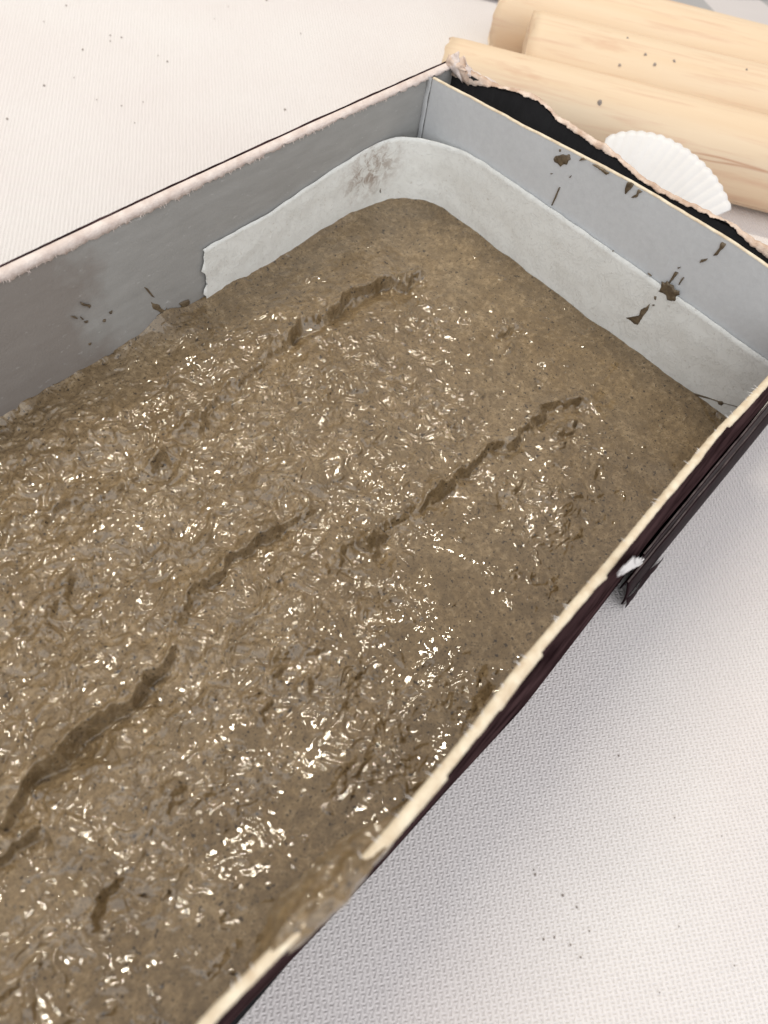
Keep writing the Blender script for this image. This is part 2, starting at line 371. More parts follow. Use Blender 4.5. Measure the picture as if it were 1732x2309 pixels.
# side flaps folded down outside the near panel
def flap(x0, x1, y, ztop, mat, wob, seed, tip=None, parent=carton, ybot=None):
    n_ = 120; x = np.linspace(x0, x1, n_); z = np.interp(x, ztop[0], ztop[1])+.02*fbm(x*1.5, x*0, 4, seed)
    yy = np.interp(x, y[0], y[1])+wob*fbm(x*.8, x*0+3, 3, seed+2); yb_ = yy if ybot is None else np.interp(x, ybot[0], ybot[1])
    zb = TABLE+.06+0*x
    if tip is not None:
        zb = TABLE+.06+tip*smst(x0+.5, x0, x)
    A = np.stack([x, yy, z], 1); B = np.stack([x, yb_, zb], 1); rl = []
    for f in np.linspace(0, 1, 9):
        r = A*(1-f)+B*f; r[:, 1] -= .03*math.sin(math.pi*f)*1.2; rl.append(r)
    back = [r+np.array([0, .035, 0]) for r in rl[::-1]]
    o = loft('side_flap', rl+back, mat, parent, closed=True, caps=True); 
    e = [A+np.array([0, .004, -.012]), A+np.array([0, .002, .012]), A+np.array([0, .035, .010])]
    loft('flap_edge', e, M_edge, o); return o
M_edge = mat_board('pale_worn_fold', (.06, .040, .038), (.17, .13, .12), 5, .6, .5)
flap(-5.65, 3.2, ([-6, -3, 0, 3], [-10.235, -10.2, -10.19, -10.17]), ([-6, -4, 0, 3], [-3.0, -2.7, -2.4, -2.4]), M_brown, .008, 4, tip=.3, ybot=([-6, 3], [-10.30, -10.26]))
flap(-5.9, 3.2, ([-6, -3, 0, 3], [-10.335, -10.315, -10.30, -10.28]), ([-6, -4.5, -2, 0, 3], [-3.6, -3.45, -3.5, -3.7, -3.9]), M_brown, .010, 8, tip=.25, ybot=([-6, -5, 0, 3], [-10.52, -10.50, -10.48, -10.46]))
# bent tip and ragged lower strip of the outer flap
tipx = np.linspace(-5.75, -4.2, 40); f = (tipx+5.75)/1.55
tl = [np.stack([tipx, -10.50-.03*np.sin(f*9)-.02*f, TABLE+.35+0*f], 1), np.stack([tipx, -10.57-.04*(1-f)+.02*fbm(tipx*3, tipx*0, 4, 9), TABLE+.16+0*f], 1), np.stack([tipx, -10.60+.05*f+.03*fbm(tipx*4, tipx*0, 4, 19), TABLE+.03+0*f], 1)]
loft('flap_tip', tl, M_brown, carton)
# white torn paper tuft on the near panel
tp = [(1385, 1300), (1394, 1286), (1404, 1276), (1418, 1262), (1424, 1254), (1432, 1262), (1448, 1262), (1442, 1276), (1420, 1280), (1408, 1290), (1390, 1298)]
P3 = np.array([onpl(p, (0, -10.16, 0), (0, 1, -.045)) for p in tp]); P3 = resample(np.vstack([P3, P3[:1]]), 61)[:-1]
c = P3.mean(0); nzt = rng.normal(0, 1, 60)
V = [c+np.array([0, -.05, 0])]+[x+np.array([0, -.015, .04])*(1+.5*nzt[q]) +np.array([.05, 0, .08])*rng.normal(0, .35) for q, x in enumerate(P3)]
for q, x in enumerate(P3): V.append(c+(x-c)*.55+np.array([0, -.03-.01*nzt[q], 0]))
Fc = [(0, 61+q, 61+(q+1) % 60) for q in range(60)]+[(61+q, 1+q, 1+(q+1) % 60, 61+(q+1) % 60) for q in range(60)]
tag(mesh('torn_paper_patch', np.array(V), Fc, M_white, panel2), 'fuzzy white torn paper patch on the dark outside')

# ---------------------------------------------------------------- grey partition card
part = empty('partition_card', 'silver grey card standing across the far end of the box, splashed with brown', 'card')
def xp(y): return -.85+.06*y
FY = [-.16, -3.27, -5.61, -7.85, -8.64, -10.2]; FZ = [-.04, .24, .46, .55, .53, .45]
yp = np.linspace(-.17, -9.93, 300); zt = np.interp(-yp, -np.array(FY), FZ)+.008*fbm(yp*2, yp*0, 3, 31)
def prail(off, z): return np.stack([xp(yp)+off, yp, z+0*yp], 1)
rl = []
for f in np.linspace(0, 1, 16):
    z = zt*(1-f)+(TABLE+.2)*f; r = prail(0, z); r[:, 0] += .02*fbm(yp*.5, z*.5, 3, 71); r[:, 1] += -.0*f; rl.append(r)
bk = [r+np.array([.07, 0, 0]) for r in rl[::-1]]
loft('card_face', rl+[rl[-1]+np.array([.07, 0, 0])]+bk[1:], M_part, part, caps=True)
e1 = rl[0]+np.array([-.006, 0, -.012]); e2 = rl[0]+np.array([-.004, 0, .012]); e3 = rl[0]+np.array([.035, 0, .018]); e4 = rl[0]+np.array([.074, 0, .006])
for e in (e1, e2, e3): e[:, 2] += .006*fbm(yp*5, yp*0, 4, 81)
loft('cut_edge', [e1, e2, e3, e4], M_cream, part)
# folded side edge of the card at the left end
sv = []; 
zf = np.linspace(-.04, -3.6, 40)
sA = np.stack([-.86+0*zf, -.15+.02*fbm(zf*3, zf*0, 3, 5), zf], 1); sB = sA+np.array([-.03, .10, 0]); sC = sA+np.array([.05, .12, 0])
sB[:, 0] += .02*fbm(zf*2, zf*0, 4, 15); loft('folded_side', [sA, sB, sC], M_part, part)

# ---------------------------------------------------------------- paper tape
tape = empty('paper_tape', 'damp off-white paper tape rounding the inner corner at the far end of the box', 'tape')
plan = [(-7.52, -.0), (-5.6, .02), (-4.2, .03), (-2.9, .0), (-2.3, -.02), (-1.85, -.08), (-1.5, -.25), (-1.22, -.55), (-1.03, -.95), (-.97, -1.5), (-1.0, -2.1), (-1.11, -4), (-1.24, -6.2), (-1.36, -8.2), (-1.47, -9.93)]
top = [-1.49, -1.47, -1.27, -1.12, -1.09, -1.10, -1.13, -1.15, -1.12, -1.04, -.99, -.985, -.99, -1.0, -1.03]
P = resample([(a_[0], a_[1], z) for a_, z in zip(plan, top)], 420)
for q in range(2): P[:, q] = np.convolve(np.pad(P[:, q], 6, 'edge'), np.ones(13)/13, 'valid')
d = np.gradient(P[:, :2], axis=0); d /= np.linalg.norm(d, axis=1)[:, None]; nr = np.stack([d[:, 1], -d[:, 0]], 1)   # points into the box
nr *= np.sign((nr*np.array([-1, -1])).sum(1))[:, None]
tt = np.arange(420)/20.; rails = []
for f in np.linspace(0, 1, 22):
    z = P[:, 2]*(1-f)+(-3.6)*f; wv = .018*fbm(tt*1.1, z*2.2, 4, 91)+.03
    r = np.stack([P[:, 0]+nr[:, 0]*wv, P[:, 1]+nr[:, 1]*wv, z+(.012*fbm(tt*1.5, tt*0, 4, 95) if f == 0 else 0)], 1); rails.append(r)
for f, r in zip(np.linspace(0, 1, 22), rails):   # ragged cut end
    r[0, 0] += .05*math.sin(f*21)+.03*math.sin(f*47)-.02
tp_o = loft('tape_strip', rails, M_tape, tape); s_ = tp_o.modifiers.new('thick', 'SOLIDIFY'); s_.thickness = .0002; s_.offset = -1

# ---------------------------------------------------------------- splashes stuck to the walls
def splash(pts, org, zoom, p0, nrm, parent, lift=.015, mat=M_splash, name='brown_splash'):
    px = [(org[0]+a_/zoom, org[1]+b_/zoom) for a_, b_ in pts]
    n_ = np.array(nrm, float); n_ /= np.linalg.norm(n_)
    P3 = np.array([onpl(p, p0, n_) for p in px]); 
    if np.dot(n_, CAM-P3[0]) < 0: n_ = -n_
    per = np.linalg.norm(np.diff(np.vstack([P3, P3[:1]]), axis=0), axis=1).sum(); nn = int(min(60, max(16, per/.03)))
    o_ = resample(np.vstack([P3, P3[:1]]), nn+1)[:-1]; c = o_.mean(0)
    jit = np.array([vnoise(np.array(q*.7), np.array(c[1]*9+c[2]*5), 33) for q in range(nn)])
    o_ = o_+(o_-c)*.10*jit[:, None]
    V = [c+n_*lift*1.2]+[x+n_*(lift*.35) for x in o_]+[c+(x-c)*.7+n_*lift*(1+.5*jit[q]) for q, x in enumerate(o_)]+[x-n_*.02 for x in o_]
    Fc = [(0, 1+nn+q, 1+nn+(q+1) % nn) for q in range(nn)]+[(1+nn+q, 1+q, 1+(q+1) % nn, 1+nn+(q+1) % nn) for q in range(nn)]+[(1+q, 1+2*nn+q, 1+2*nn+(q+1) % nn, 1+(q+1) % nn) for q in range(nn)]
    return mesh(name, np.array(V), Fc, mat, parent)
A3 = ((1100, 280), 2.625)
pf = (-.865, 0, 0); nf = (1, -.06, 0)
for s_ in ([(390, 205), (400, 188), (425, 186), (440, 178), (462, 186), (480, 178), (490, 210), (472, 218), (470, 240), (448, 236), (430, 252), (415, 232), (395, 225)],
           [(540, 218), (552, 202), (565, 198), (580, 212), (560, 213)],
           [(620, 240), (650, 245), (664, 258), (682, 264), (700, 280), (722, 292), (700, 300), (672, 275), (640, 252)],
           [(825, 345), (845, 343), (865, 355), (850, 380), (830, 398), (812, 418), (812, 380)],
           [(850, 437), (858, 425), (880, 415), (890, 385), (915, 402), (893, 408), (885, 432)],
           [(428, 375), (414, 408), (402, 440), (380, 482), (376, 480), (398, 428), (412, 395), (420, 376)],
           [(1378, 705), (1390, 697), (1412, 712), (1392, 738), (1376, 748), (1360, 775), (1332, 780), (1350, 758), (1375, 728)],
           [(1252, 822), (1262, 803), (1300, 796), (1292, 810), (1270, 816)],
           [(1108, 872), (1128, 880), (1108, 905), (1092, 925), (1072, 948), (1070, 938), (1090, 905)],
           [(1158, 905), (1162, 910), (1145, 932), (1132, 954), (1128, 950), (1145, 918)],
           [(422, 150), (432, 150), (430, 165), (424, 162)], [(370, 292), (385, 290), (378, 298)], [(480, 315), (494, 303), (486, 318)],
           [(1122, 850), (1142, 846), (1130, 856)]):
    splash(s_, *A3, pf, nf, part)
pt = (-.93, 0, 0)
for s_ in ([(1030, 935), (1048, 938), (1060, 930), (1075, 948), (1095, 958), (1106, 982), (1132, 990), (1130, 1012), (1114, 1018), (1110, 1042), (1088, 1048), (1062, 1038), (1058, 1012), (1040, 1000), (1012, 990), (1022, 970)],
           [(955, 1066), (952, 1085), (940, 1110), (922, 1132), (905, 1160), (888, 1188), (868, 1182), (850, 1165), (818, 1146), (850, 1142), (880, 1138), (912, 1124), (925, 1105), (905, 1098), (935, 1085)],
           [(986, 1018), (998, 1020), (994, 1040), (986, 1038)], [(974, 1068), (988, 1070), (980, 1078)], [(945, 880), (965, 893), (968, 900), (950, 888)],
           [(1360, 1645), (1372, 1638), (1392, 1640), (1398, 1655), (1384, 1665), (1366, 1658)],
           [(1195, 1590), (1230, 1594), (1290, 1612), (1370, 1640), (1480, 1672), (1480, 1675), (1370, 1644), (1290, 1616), (1225, 1598), (1215, 1603)],
           [(738, 748), (746, 752), (740, 756)]):
    splash(s_, *A3, pt, nf, tape)
A2 = ((400, 100), 2.37)
splash([(1050, 625), (1068, 628), (1100, 616), (1088, 645), (1076, 660), (1068, 700), (1045, 706), (1052, 665), (1044, 640)], *A2, (-1.9, -.12, 0), (.25, 1, 0), tape)
splash([(1080, 732), (1092, 750), (1086, 775), (1088, 800), (1074, 792), (1068, 775), (1078, 760)], *A2, (-1.9, -.12, 0), (.25, 1, 0), tape)
splash([(1195, 498), (1205, 492), (1222, 492), (1214, 516), (1198, 512)], *A2, (-1.2, -.55, 0), (1, .7, 0), tape)
splash([(1003, 770), (1022, 762), (1012, 780), (1020, 792), (1000, 790)], *A2, (-1.9, -.12, 0), (.25, 1, 0), tape)
A5 = ((0, 560), 5.53)
for s_ in ([(1010, 675), (1030, 678), (1060, 695), (1098, 700), (1135, 706), (1120, 750), (1108, 720), (1060, 722), (1022, 705)],
           [(885, 850), (930, 848), (960, 862), (975, 880), (930, 872)], [(1005, 850), (1020, 860), (1048, 888), (1035, 895), (1015, 875)],
           [(1365, 800), (1390, 790), (1402, 778), (1390, 818), (1375, 820)], [(1285, 915), (1295, 890), (1322, 885), (1308, 920)], [(1055, 915), (1105, 905), (1085, 928), (1062, 932)],
           [(1098, 1192), (1115, 1178), (1142, 1174), (1135, 1200), (1115, 1210)]):
    splash(s_, *A5, (0, -.075, 0), (0, 1, 0), panel)
A4 = ((0, 500), 2.37)
for s_ in ([(770, 350), (785, 352), (800, 370), (826, 405), (812, 400), (792, 376)],
           [(808, 428), (830, 440), (848, 440), (860, 462), (885, 475), (892, 460), (905, 498), (925, 540), (905, 545), (885, 505), (862, 492), (845, 475), (812, 462)],
           [(958, 440), (985, 425), (1012, 418), (1015, 435), (1000, 452), (975, 456)]):
    splash(s_, *A4, (0, -.04, 0), (0, 1, 0), panel)
# pale scuffs where the surface of the wet card was rubbed up
for a_, b_, c_, d_ in [(0, 0, 0, 0)][:0]: pass

# ---------------------------------------------------------------- wet pulp
D = 1.044   # outlines below were read on a 1659 px wide view
LEV = -2.78
def wp(p, z=LEV): return onz((p[0]*D, p[1]*D), z)[:2]
G = .0148
gx = np.arange(-19.2, -.78, G); gy = np.arange(-10.02, .16, G)
X, Y = np.meshgrid(gx, gy, indexing='ij')
X0, Y0 = X, Y
H = np.zeros_like(X)
# where the surface is stirred up (1) and where it lies smooth (0)
rough = np.zeros_like(X)
for (px, py, r, wt) in [(700, 850, 2.2, 1), (500, 950, 2.4, 1), (350, 1000, 2.0, 1), (900, 900, 1.6, .8), (250, 1250, 2.3, 1), (560, 1050, 1.8, 1), (100, 1000, 1.8, 1),
                        (450, 1250, 1.5, .9), (620, 1250, 1.3, .8), (520, 1450, 1.3, .9), (780, 1100, 1.4, .8), (300, 1600, 1.5, .8), (100, 1400, 1.6, 1), (700, 1480, .9, .8),
                        (1150, 1080, 1.1, .75), (1250, 970, .8, .5), (1170, 1130, .7, .7), (950, 780, 1.2, .55), (930, 690, .8, .7), (1030, 950, 1.2, .5), (820, 1290, .8, .7), (800, 1600, .8, .7),
                        (200, 1900, 1.6, .6), (420, 1800, 1.1, .55), (80, 2050, 1.4, .6), (930, 1480, .7, .55), (1130, 1250, .7, .35), (300, 800, 1.3, .45), (420, 760, 1.3, .4), (620, 620, 1.5, .25), (1200, 720, 1.2, .2), (100, 1700, 1.2, .6), (480, 1620, 1.1, .7)]:
    c = wp((px, py)); rough = np.maximum(rough, wt*np.exp(-(((X-c[0])**2+(Y-c[1])**2)/(r*r))**1.3))
rn = fbm(X*1.4, Y*1.4, 3, 200)
rough = np.clip(rough*(1+.45*rn)+.05, 0, 1.15)
# broad swells
H += (.3+.7*rough)*.065*fbm(X*.28+.2*Y, Y*1.15, 3, 117)
H += .06*fbm(X*.35, Y*.35, 3, 101)+.055*fbm(X*.95, Y*.95, 2, 111)*(.15+rough)
# domain-warped lumps
wx = .25*fbm(X*1.6, Y*1.6, 2, 121); wy = .25*fbm(X*1.6+7, Y*1.6, 2, 131)
l1 = fbm((X+wx)*2.6, (Y+wy)*2.6, 3, 141); H += rough*.052*l1
rg = 1-np.abs(vnoise((X+wx)*2.6, (Y+wy)*3.0, 151)); H += rough*.030*(rg**2-.4)
sm_ = vnoise(X*.9+5, Y*.9, 165); gr = smst(.05, .7, .25+sm_)*rough      # mealy, granular patches
rg = 1-np.abs(vnoise((X+wx*.4)*8, (Y+wy*.4)*9, 168)); H += (.10*rough+.9*gr)*.014*(rg**2-.4)
H += gr*.006*vnoise(X*19, Y*19, 171)+.0007*vnoise(X*24, Y*24, 175)
# film of liquid drawn into fine curved welts
for fq, wd_, am, sd_ in ((2.3, .065, .015, 181), (3.6, .09, .014, 191), (5.2, .13, .011, 196)):
    nn_ = vnoise((X+wx*.9)*fq+sd_, (Y+wy*.9)*fq*1.15, sd_); mk = smst(-.12, .25, vnoise(X*1.9+sd_, Y*1.9, sd_+1))*np.clip(rough*1.25, 0, 1)
    H += am*mk*np.exp(-(nn_/wd_)**2)
# cliffs: crest on the upper-left side, drop towards the lower right
def stamp(cx, cy, r, fn):
    i0, i1 = np.searchsorted(gx, [cx-r, cx+r]); j0, j1 = np.searchsorted(gy, [cy-r, cy+r])
    if i1-i0 < 2 or j1-j0 < 2: return
    d = np.hypot(X[i0:i1, j0:j1]-cx, Y[i0:i1, j0:j1]-cy)/r; H[i0:i1, j0:j1] += fn(np.minimum(d, 1))
def local(cx, cy, r):
    i0, i1 = np.searchsorted(gx, [cx-r, cx+r]); j0, j1 = np.searchsorted(gy, [cy-r, cy+r]); return i0, i1, j0, j1
def blob(cx, cy, r, h, p1, p2, ex):
    """irregular lump (or pit): lobed outline, flat crown, crisp foot"""
    i0, i1, j0, j1 = local(cx, cy, r*1.5)
    if i1-i0 < 3 or j1-j0 < 3: return
    dx = X[i0:i1, j0:j1]-cx; dy = Y[i0:i1, j0:j1]-cy; c_, s_ = math.cos(p1), math.sin(p1)
    a_ = (dx*c_+dy*s_); b_ = (-dx*s_+dy*c_)/ex; th_ = np.arctan2(b_, a_)
    d = np.hypot(a_, b_)/(r*(1+.20*np.sin(2*th_+p2)+.14*np.sin(3*th_+p1*2)+.08*np.sin(5*th_+p2*3))); d = np.minimum(d, 1)
    H[i0:i1, j0:j1] += h*(1-d**3)**1.6
def ringb(cx, cy, r, h, p1, p2):
    i0, i1, j0, j1 = local(cx, cy, r*1.5)
    if i1-i0 < 3 or j1-j0 < 3: return
    dx = X[i0:i1, j0:j1]-cx; dy = Y[i0:i1, j0:j1]-cy; th_ = np.arctan2(dy, dx)
    d = np.hypot(dx, dy)/(r*(1+.12*np.sin(2*th_+p2)+.07*np.sin(3*th_+p1)))
    H[i0:i1, j0:j1] += np.where(d < 1.4, h*(np.exp(-((d-.78)/.17)**2)*(.45+.55*np.sin(th_+p1))-.5*np.exp(-(d/.5)**2)), 0)
dome = lambda h: (lambda d: h*(1-d*d)**1.5)
def cliff(pts, A, B, Lh, Ll, seed, soft=.075, ragged=.085):
    P_ = np.array([wp(p) for p in pts]); lo = P_.min(0)-1.9; hi = P_.max(0)+1.9
    i0, i1 = np.searchsorted(gx, [lo[0], hi[0]]); j0, j1 = np.searchsorted(gy, [lo[1], hi[1]])
    if i1 <= i0 or j1 <= j0: return
    x = X[i0:i1, j0:j1]; y = Y[i0:i1, j0:j1]
    x, y = x+1.5*ragged*fbm(x*1.7, y*1.7, 3, seed, .4), y+1.5*ragged*fbm(x*1.7+9, y*1.7, 3, seed+3, .4)
    best = np.full(x.shape, 1e9); sd = np.zeros(x.shape); tt_ = np.zeros(x.shape); over = np.zeros(x.shape); cum = 0
    seg = np.linalg.norm(np.diff(P_, axis=0), axis=1); tot = seg.sum()
    for a_, b_, L in zip(P_[:-1], P_[1:], seg):
        e = (b_-a_)/L; t = (x-a_[0])*e[0]+(y-a_[1])*e[1]; tc = np.clip(t, 0, L); dx = x-a_[0]-e[0]*tc; dy = y-a_[1]-e[1]*tc
        dd = np.hypot(dx, dy); sgn = e[0]*(y-a_[1])-e[1]*(x-a_[0])
        m_ = dd < best; best = np.where(m_, dd, best); sd = np.where(m_, np.sign(sgn)*dd, sd); tt_ = np.where(m_, (cum+tc)/tot, tt_); cum += L
    # direction of the outlines runs from upper right to lower left: the high side (+y) has negative sgn
    s = sd
    A *= 1.35; B *= 1.6; Ll *= 1.15
    win = np.clip(np.minimum(tt_, 1-tt_)*5, 0, 1)**.7*np.clip(.78+.55*vnoise(tt_*tot*1.1, tt_*0, seed+8), .40, 1.15)
    h = np.where(s < 0, A*np.exp(s/Lh)*(1-.35*np.exp(s/.05)), -B*np.exp(-s/Ll))
    sf = soft*(1.2+1.1*vnoise(x*2.3, y*2.3, seed+12)); st_ = smst(-sf, sf*1.3, s); hi_ = A*np.exp(-np.abs(s)/Lh); lo_ = -B*np.exp(-np.abs(s)/Ll)
    H[i0:i1, j0:j1] += win*(hi_*(1-st_)+lo_*st_)
    rr_ = np.random.default_rng(seed)
    for q in range(int(tot*14)):
        k = rr_.integers(0, len(seg)); p = P_[k]+(P_[k+1]-P_[k])*rr_.uniform(); e = (P_[k+1]-P_[k])/seg[k]; nr_ = np.array([-e[1], e[0]])
        p = p-nr_*rr_.normal(.02, .09); r = rr_.uniform(.04, .13); stamp(p[0], p[1], r, dome(r*rr_.uniform(.15, .5)))
cliff([(915, 588), (893, 600), (872, 616), (850, 606), (822, 608), (790, 622), (755, 642), (722, 664), (690, 688), (655, 696), (630, 712), (612, 742), (585, 764), (556, 786)], .13, .20, .30, .38, 301)
cliff([(580, 768), (530, 812), (480, 852), (440, 892), (420, 930)], .06, .08, .22, .3, 311)
cliff([(1285, 868), (1250, 866), (1205, 872), (1178, 888), (1162, 908), (1130, 922)], .07, .14, .22, .40, 321)
cliff([(1150, 916), (1120, 940), (1105, 955), (1060, 966), (1035, 985), (1015, 1008), (975, 1020)], .10, .14, .22, .30, 331)
cliff([(985, 1035), (955, 1050), (930, 1075), (905, 1100)], .12, .10, .16, .25, 341)
cliff([(690, 1095), (640, 1122), (592, 1150), (545, 1175), (498, 1208), (488, 1232), (450, 1262), (420, 1290), (390, 1330), (360, 1350)], .11, .12, .32, .35, 351, .05)
cliff([(392, 1385), (372, 1425), (355, 1440), (320, 1462), (308, 1490), (285, 1528), (240, 1540), (200, 1560), (165, 1595), (135, 1618), (125, 1645), (90, 1665), (55, 1700), (20, 1760), (-10, 1790)], .17, .22, .40, .45, 361, .055)
cliff([(440, 892), (380, 950), (320, 1022), (230, 1080), (140, 1130)], .05, .06, .35, .40, 421)
cliff([(1015, 1008), (940, 1068), (850, 1120), (760, 1190), (690, 1240)], .045, .05, .35, .35, 431)
cliff([(180, 1230), (110, 1300), (40, 1370)], .05, .06, .3, .35, 441)
cliff([(90, 1780), (45, 1810), (10, 1850), (-40, 1880)], .12, .15, .30, .35, 371, .055)
cliff([(365, 975), (345, 1000), (322, 1022)], .10, .12, .14, .22, 381)
cliff([(170, 1075), (140, 1100), (95, 1122), (60, 1150)], .09, .12, .18, .25, 391)
cliff([(445, 885), (436, 925), (432, 945)], .03, .12, .14, .16, 395)
cliff([(830, 1150), (812, 1180), (790, 1195)], .12, .12, .14, .2, 401)
cliff([(1262, 915), (1235, 920), (1215, 935), (1200, 950)], .09, .07, .14, .18, 402)
cliff([(1138, 712), (1100, 712), (1070, 724)], .05, .06, .14, .2, 403)
cliff([(390, 1690), (360, 1760), (300, 1830)], .05, .06, .4, .5, 404, .20)
cliff([(230, 1900), (215, 1960), (160, 2030)], .05, .06, .4, .5, 405, .20)
cliff([(130, 1310), (105, 1350), (80, 1380)], .05, .07, .3, .4, 406, .12)
cliff([(600, 1400), (602, 1450), (590, 1500), (560, 1560)], .04, .06, .4, .4, 407, .15)
cliff([(1050, 1430), (1040, 1480), (1000, 1540)], .03, .04, .4, .4, 408, .15)
# local features: lumps, pits and bubbles
for q in range(2000):
    cx = rng.uniform(-19, -1); cy = rng.uniform(-10, 0); i = min(int((cx-gx[0])/G), len(gx)-1); j = min(int((cy-gy[0])/G), len(gy)-1); rr = rough[i, j]
    if rng.uniform() > rr*1.0+.02: continue
    r = rng.choice([.05, .08, .12, .18], p=[.3, .35, .25, .1])*rng.uniform(.8, 1.25); h = r*rng.uniform(.10, .34)*(1 if rng.uniform() < .62 else -1)
    p1, p2, ex = rng.uniform(0, 6.28), rng.uniform(0, 6.28), rng.uniform(.5, 1.0)
    blob(cx, cy, r, h, p1, p2, ex)
for q in range(420):      # burst bubbles: broken rims round a shallow pit
    cx = rng.uniform(-19, -1.5); cy = rng.uniform(-9.8, -.4); i = int((cx-gx[0])/G); j = int((cy-gy[0])/G); rr = rough[i, j]
    if rng.uniform() > rr*.8+.04: continue
    r = rng.choice([.05, .08, .13])*rng.uniform(.8, 1.2)
    ringb(cx, cy, r, r*rng.uniform(.12, .26), rng.uniform(0, 6.28), rng.uniform(0, 6.28))
for (px, py, r, h) in [(905, 590, .18, .14), (885, 600, .16, .10), (868, 598, .2, .10), (800, 1165, .18, .15), (785, 1175, .14, .08), (350, 990, .2, .12), (330, 1010, .15, .08), (945, 1052, .2, .10),
                       (1090, 712, .14, .06), (1110, 718, .1, .05), (1230, 915, .16, .08), (710, 705, .14, .04), (590, 740, .12, .05), (440, 910, .3, .08), (400, 920, .22, .07), (175, 975, .2, .06), (380, 1410, .35, .07), (310, 1420, .3, .05), (660, 1110, .3, .05), (290, 1395, .25, .05), (925, 1075, .16, .07), (1055, 975, .18, .05)]:
    c = wp((px, py)); stamp(c[0], c[1], r, dome(h)); 
    for q in range(6): stamp(c[0]+rng.normal(0, r*.5), c[1]+rng.normal(0, r*.5), r*.4, dome(h*.25))
def welt(pts, am=.014, wd_=.022):
    P_ = np.array([wp(p) for p in pts]); lo = P_.min(0)-.15; hi = P_.max(0)+.15
    i0, i1 = np.searchsorted(gx, [lo[0], hi[0]]); j0, j1 = np.searchsorted(gy, [lo[1], hi[1]])
    if i1-i0 < 3 or j1-j0 < 3: return
    x = X[i0:i1, j0:j1]; y = Y[i0:i1, j0:j1]; x, y = x+.02*vnoise(x*6, y*6, 77), y+.02*vnoise(x*6, y*6+5, 78); best = np.full(x.shape, 9.); tp_ = np.zeros(x.shape); m_n = len(P_)-1
    for q, (a_, b_) in enumerate(zip(P_[:-1], P_[1:])):
        L = np.hypot(*(b_-a_)); e = (b_-a_)/L; t = np.clip((x-a_[0])*e[0]+(y-a_[1])*e[1], 0, L); dd = np.hypot(x-a_[0]-e[0]*t, y-a_[1]-e[1]*t)
        tp_ = np.where(dd < best, (q+t/L)/m_n, tp_); best = np.minimum(best, dd)
    H[i0:i1, j0:j1] += am*np.exp(-(best/wd_)**2)*np.clip(4*np.minimum(tp_, 1-tp_)+.2, 0, 1)
for w_ in ([(685, 1640), (705, 1650), (735, 1656), (752, 1660), (765, 1674)], [(742, 1672), (745, 1688), (770, 1690), (820, 1680), (895, 1665)], [(778, 1852), (812, 1828), (840, 1800), (868, 1762), (905, 1712)],
           [(670, 1880), (695, 1865), (726, 1850)], [(285, 1532), (320, 1520), (345, 1545), (400, 1556), (462, 1536)], [(338, 1524), (372, 1518), (402, 1490)], [(230, 1585), (290, 1562)], [(612, 1600), (622, 1575), (650, 1530), (682, 1500)],
           [(768, 1378), (795, 1368), (830, 1370), (850, 1384)], [(812, 1312), (840, 1295), (868, 1282)], [(700, 1462), (715, 1440), (722, 1412)], [(730, 1520), (760, 1512), (780, 1540)], [(480, 1405), (510, 1392), (545, 1400), (540, 1418)],
           [(630, 1365), (640, 1385), (665, 1392)], [(1098, 1250), (1105, 1232), (1118, 1228)], [(598, 1090), (640, 1062), (690, 1050), (732, 1048)], [(470, 1062), (520, 1030), (570, 1024), (600, 1026)], [(820, 1030), (830, 1010), (855, 1002)],
           [(575, 1310), (590, 1298), (620, 1290)], [(380, 1265), (420, 1248)], [(500, 1150), (545, 1110), (590, 1100)], [(640, 1178), (690, 1180)], [(785, 1068), (800, 1082), (822, 1088)], [(1280, 932), (1310, 938), (1345, 925)], [(1290, 950), (1340, 940)],
           [(450, 1700), (480, 1692), (500, 1662)], [(600, 1665), (625, 1672), (645, 1662)], [(410, 1330), (440, 1310), (470, 1300)], [(860, 1500), (880, 1480), (900, 1482)], [(345, 1205), (362, 1190), (390, 1182)], [(60, 1245), (110, 1222), (150, 1210)],
           [(260, 1010), (300, 1000), (330, 985)], [(200, 1160), (240, 1152), (290, 1158)], [(120, 1290), (150, 1265), (190, 1250)], [(560, 905), (600, 890), (640, 880)], [(700, 905), (730, 900), (752, 880)], [(610, 800), (640, 815), (670, 810)], [(620, 775), (650, 790), (690, 780)],
           [(920, 685), (945, 690), (975, 695)], [(1180, 720), (1195, 715)], [(870, 1180), (900, 1150), (925, 1140)], [(300, 1720), (340, 1700), (380, 1695)], [(250, 1650), (300, 1632), (330, 1610)], [(180, 1660), (230, 1650)], [(20, 1500), (60, 1480), (90, 1440)]):
    welt(w_, .016, .024)
# larger pools that mirror the lamp
for (px, py, r) in [(810, 1375, .35), (835, 1300, .25), (740, 1520, .3), (525, 1395, .3), (335, 1530, .4), (960, 1475, .25), (820, 1015, .22), (715, 1440, .25), (530, 1510, .3), (635, 1375, .25), (1110, 1245, .18), (600, 1650, .3), (770, 1670, .3)]:
    c = wp((px, py)); stamp(c[0], c[1], r, lambda d: .020*(1-d*d)**2*np.cos(d*7))
# boundary of the box
def xmax(y):
    return np.interp(-y, [-.3, 0, .08, .25, .55, .95, 1.5, 2.1, 6, 10.2], [-1.9, -1.95, -1.86, -1.52, -1.25, -1.06, -1.0, -1.02, -1.26, -1.50])
YL = np.interp(X, [-22, -12, -9.3, -7.5, -5.6, -1.8, .3], [-.1, -.07, -.09, -.0, .03, .0, .0]); YN = np.interp(X, nx, ny)+.075
XM = xmax(Y)
dl = YL-Y; dn = Y-YN; de = XM-X
dmin = np.minimum(np.minimum(dl, dn), de)
H += .06*np.exp(-np.maximum(np.minimum(dl, de), 0)/.10)+.03*np.exp(-np.maximum(dn, 0)/.25)
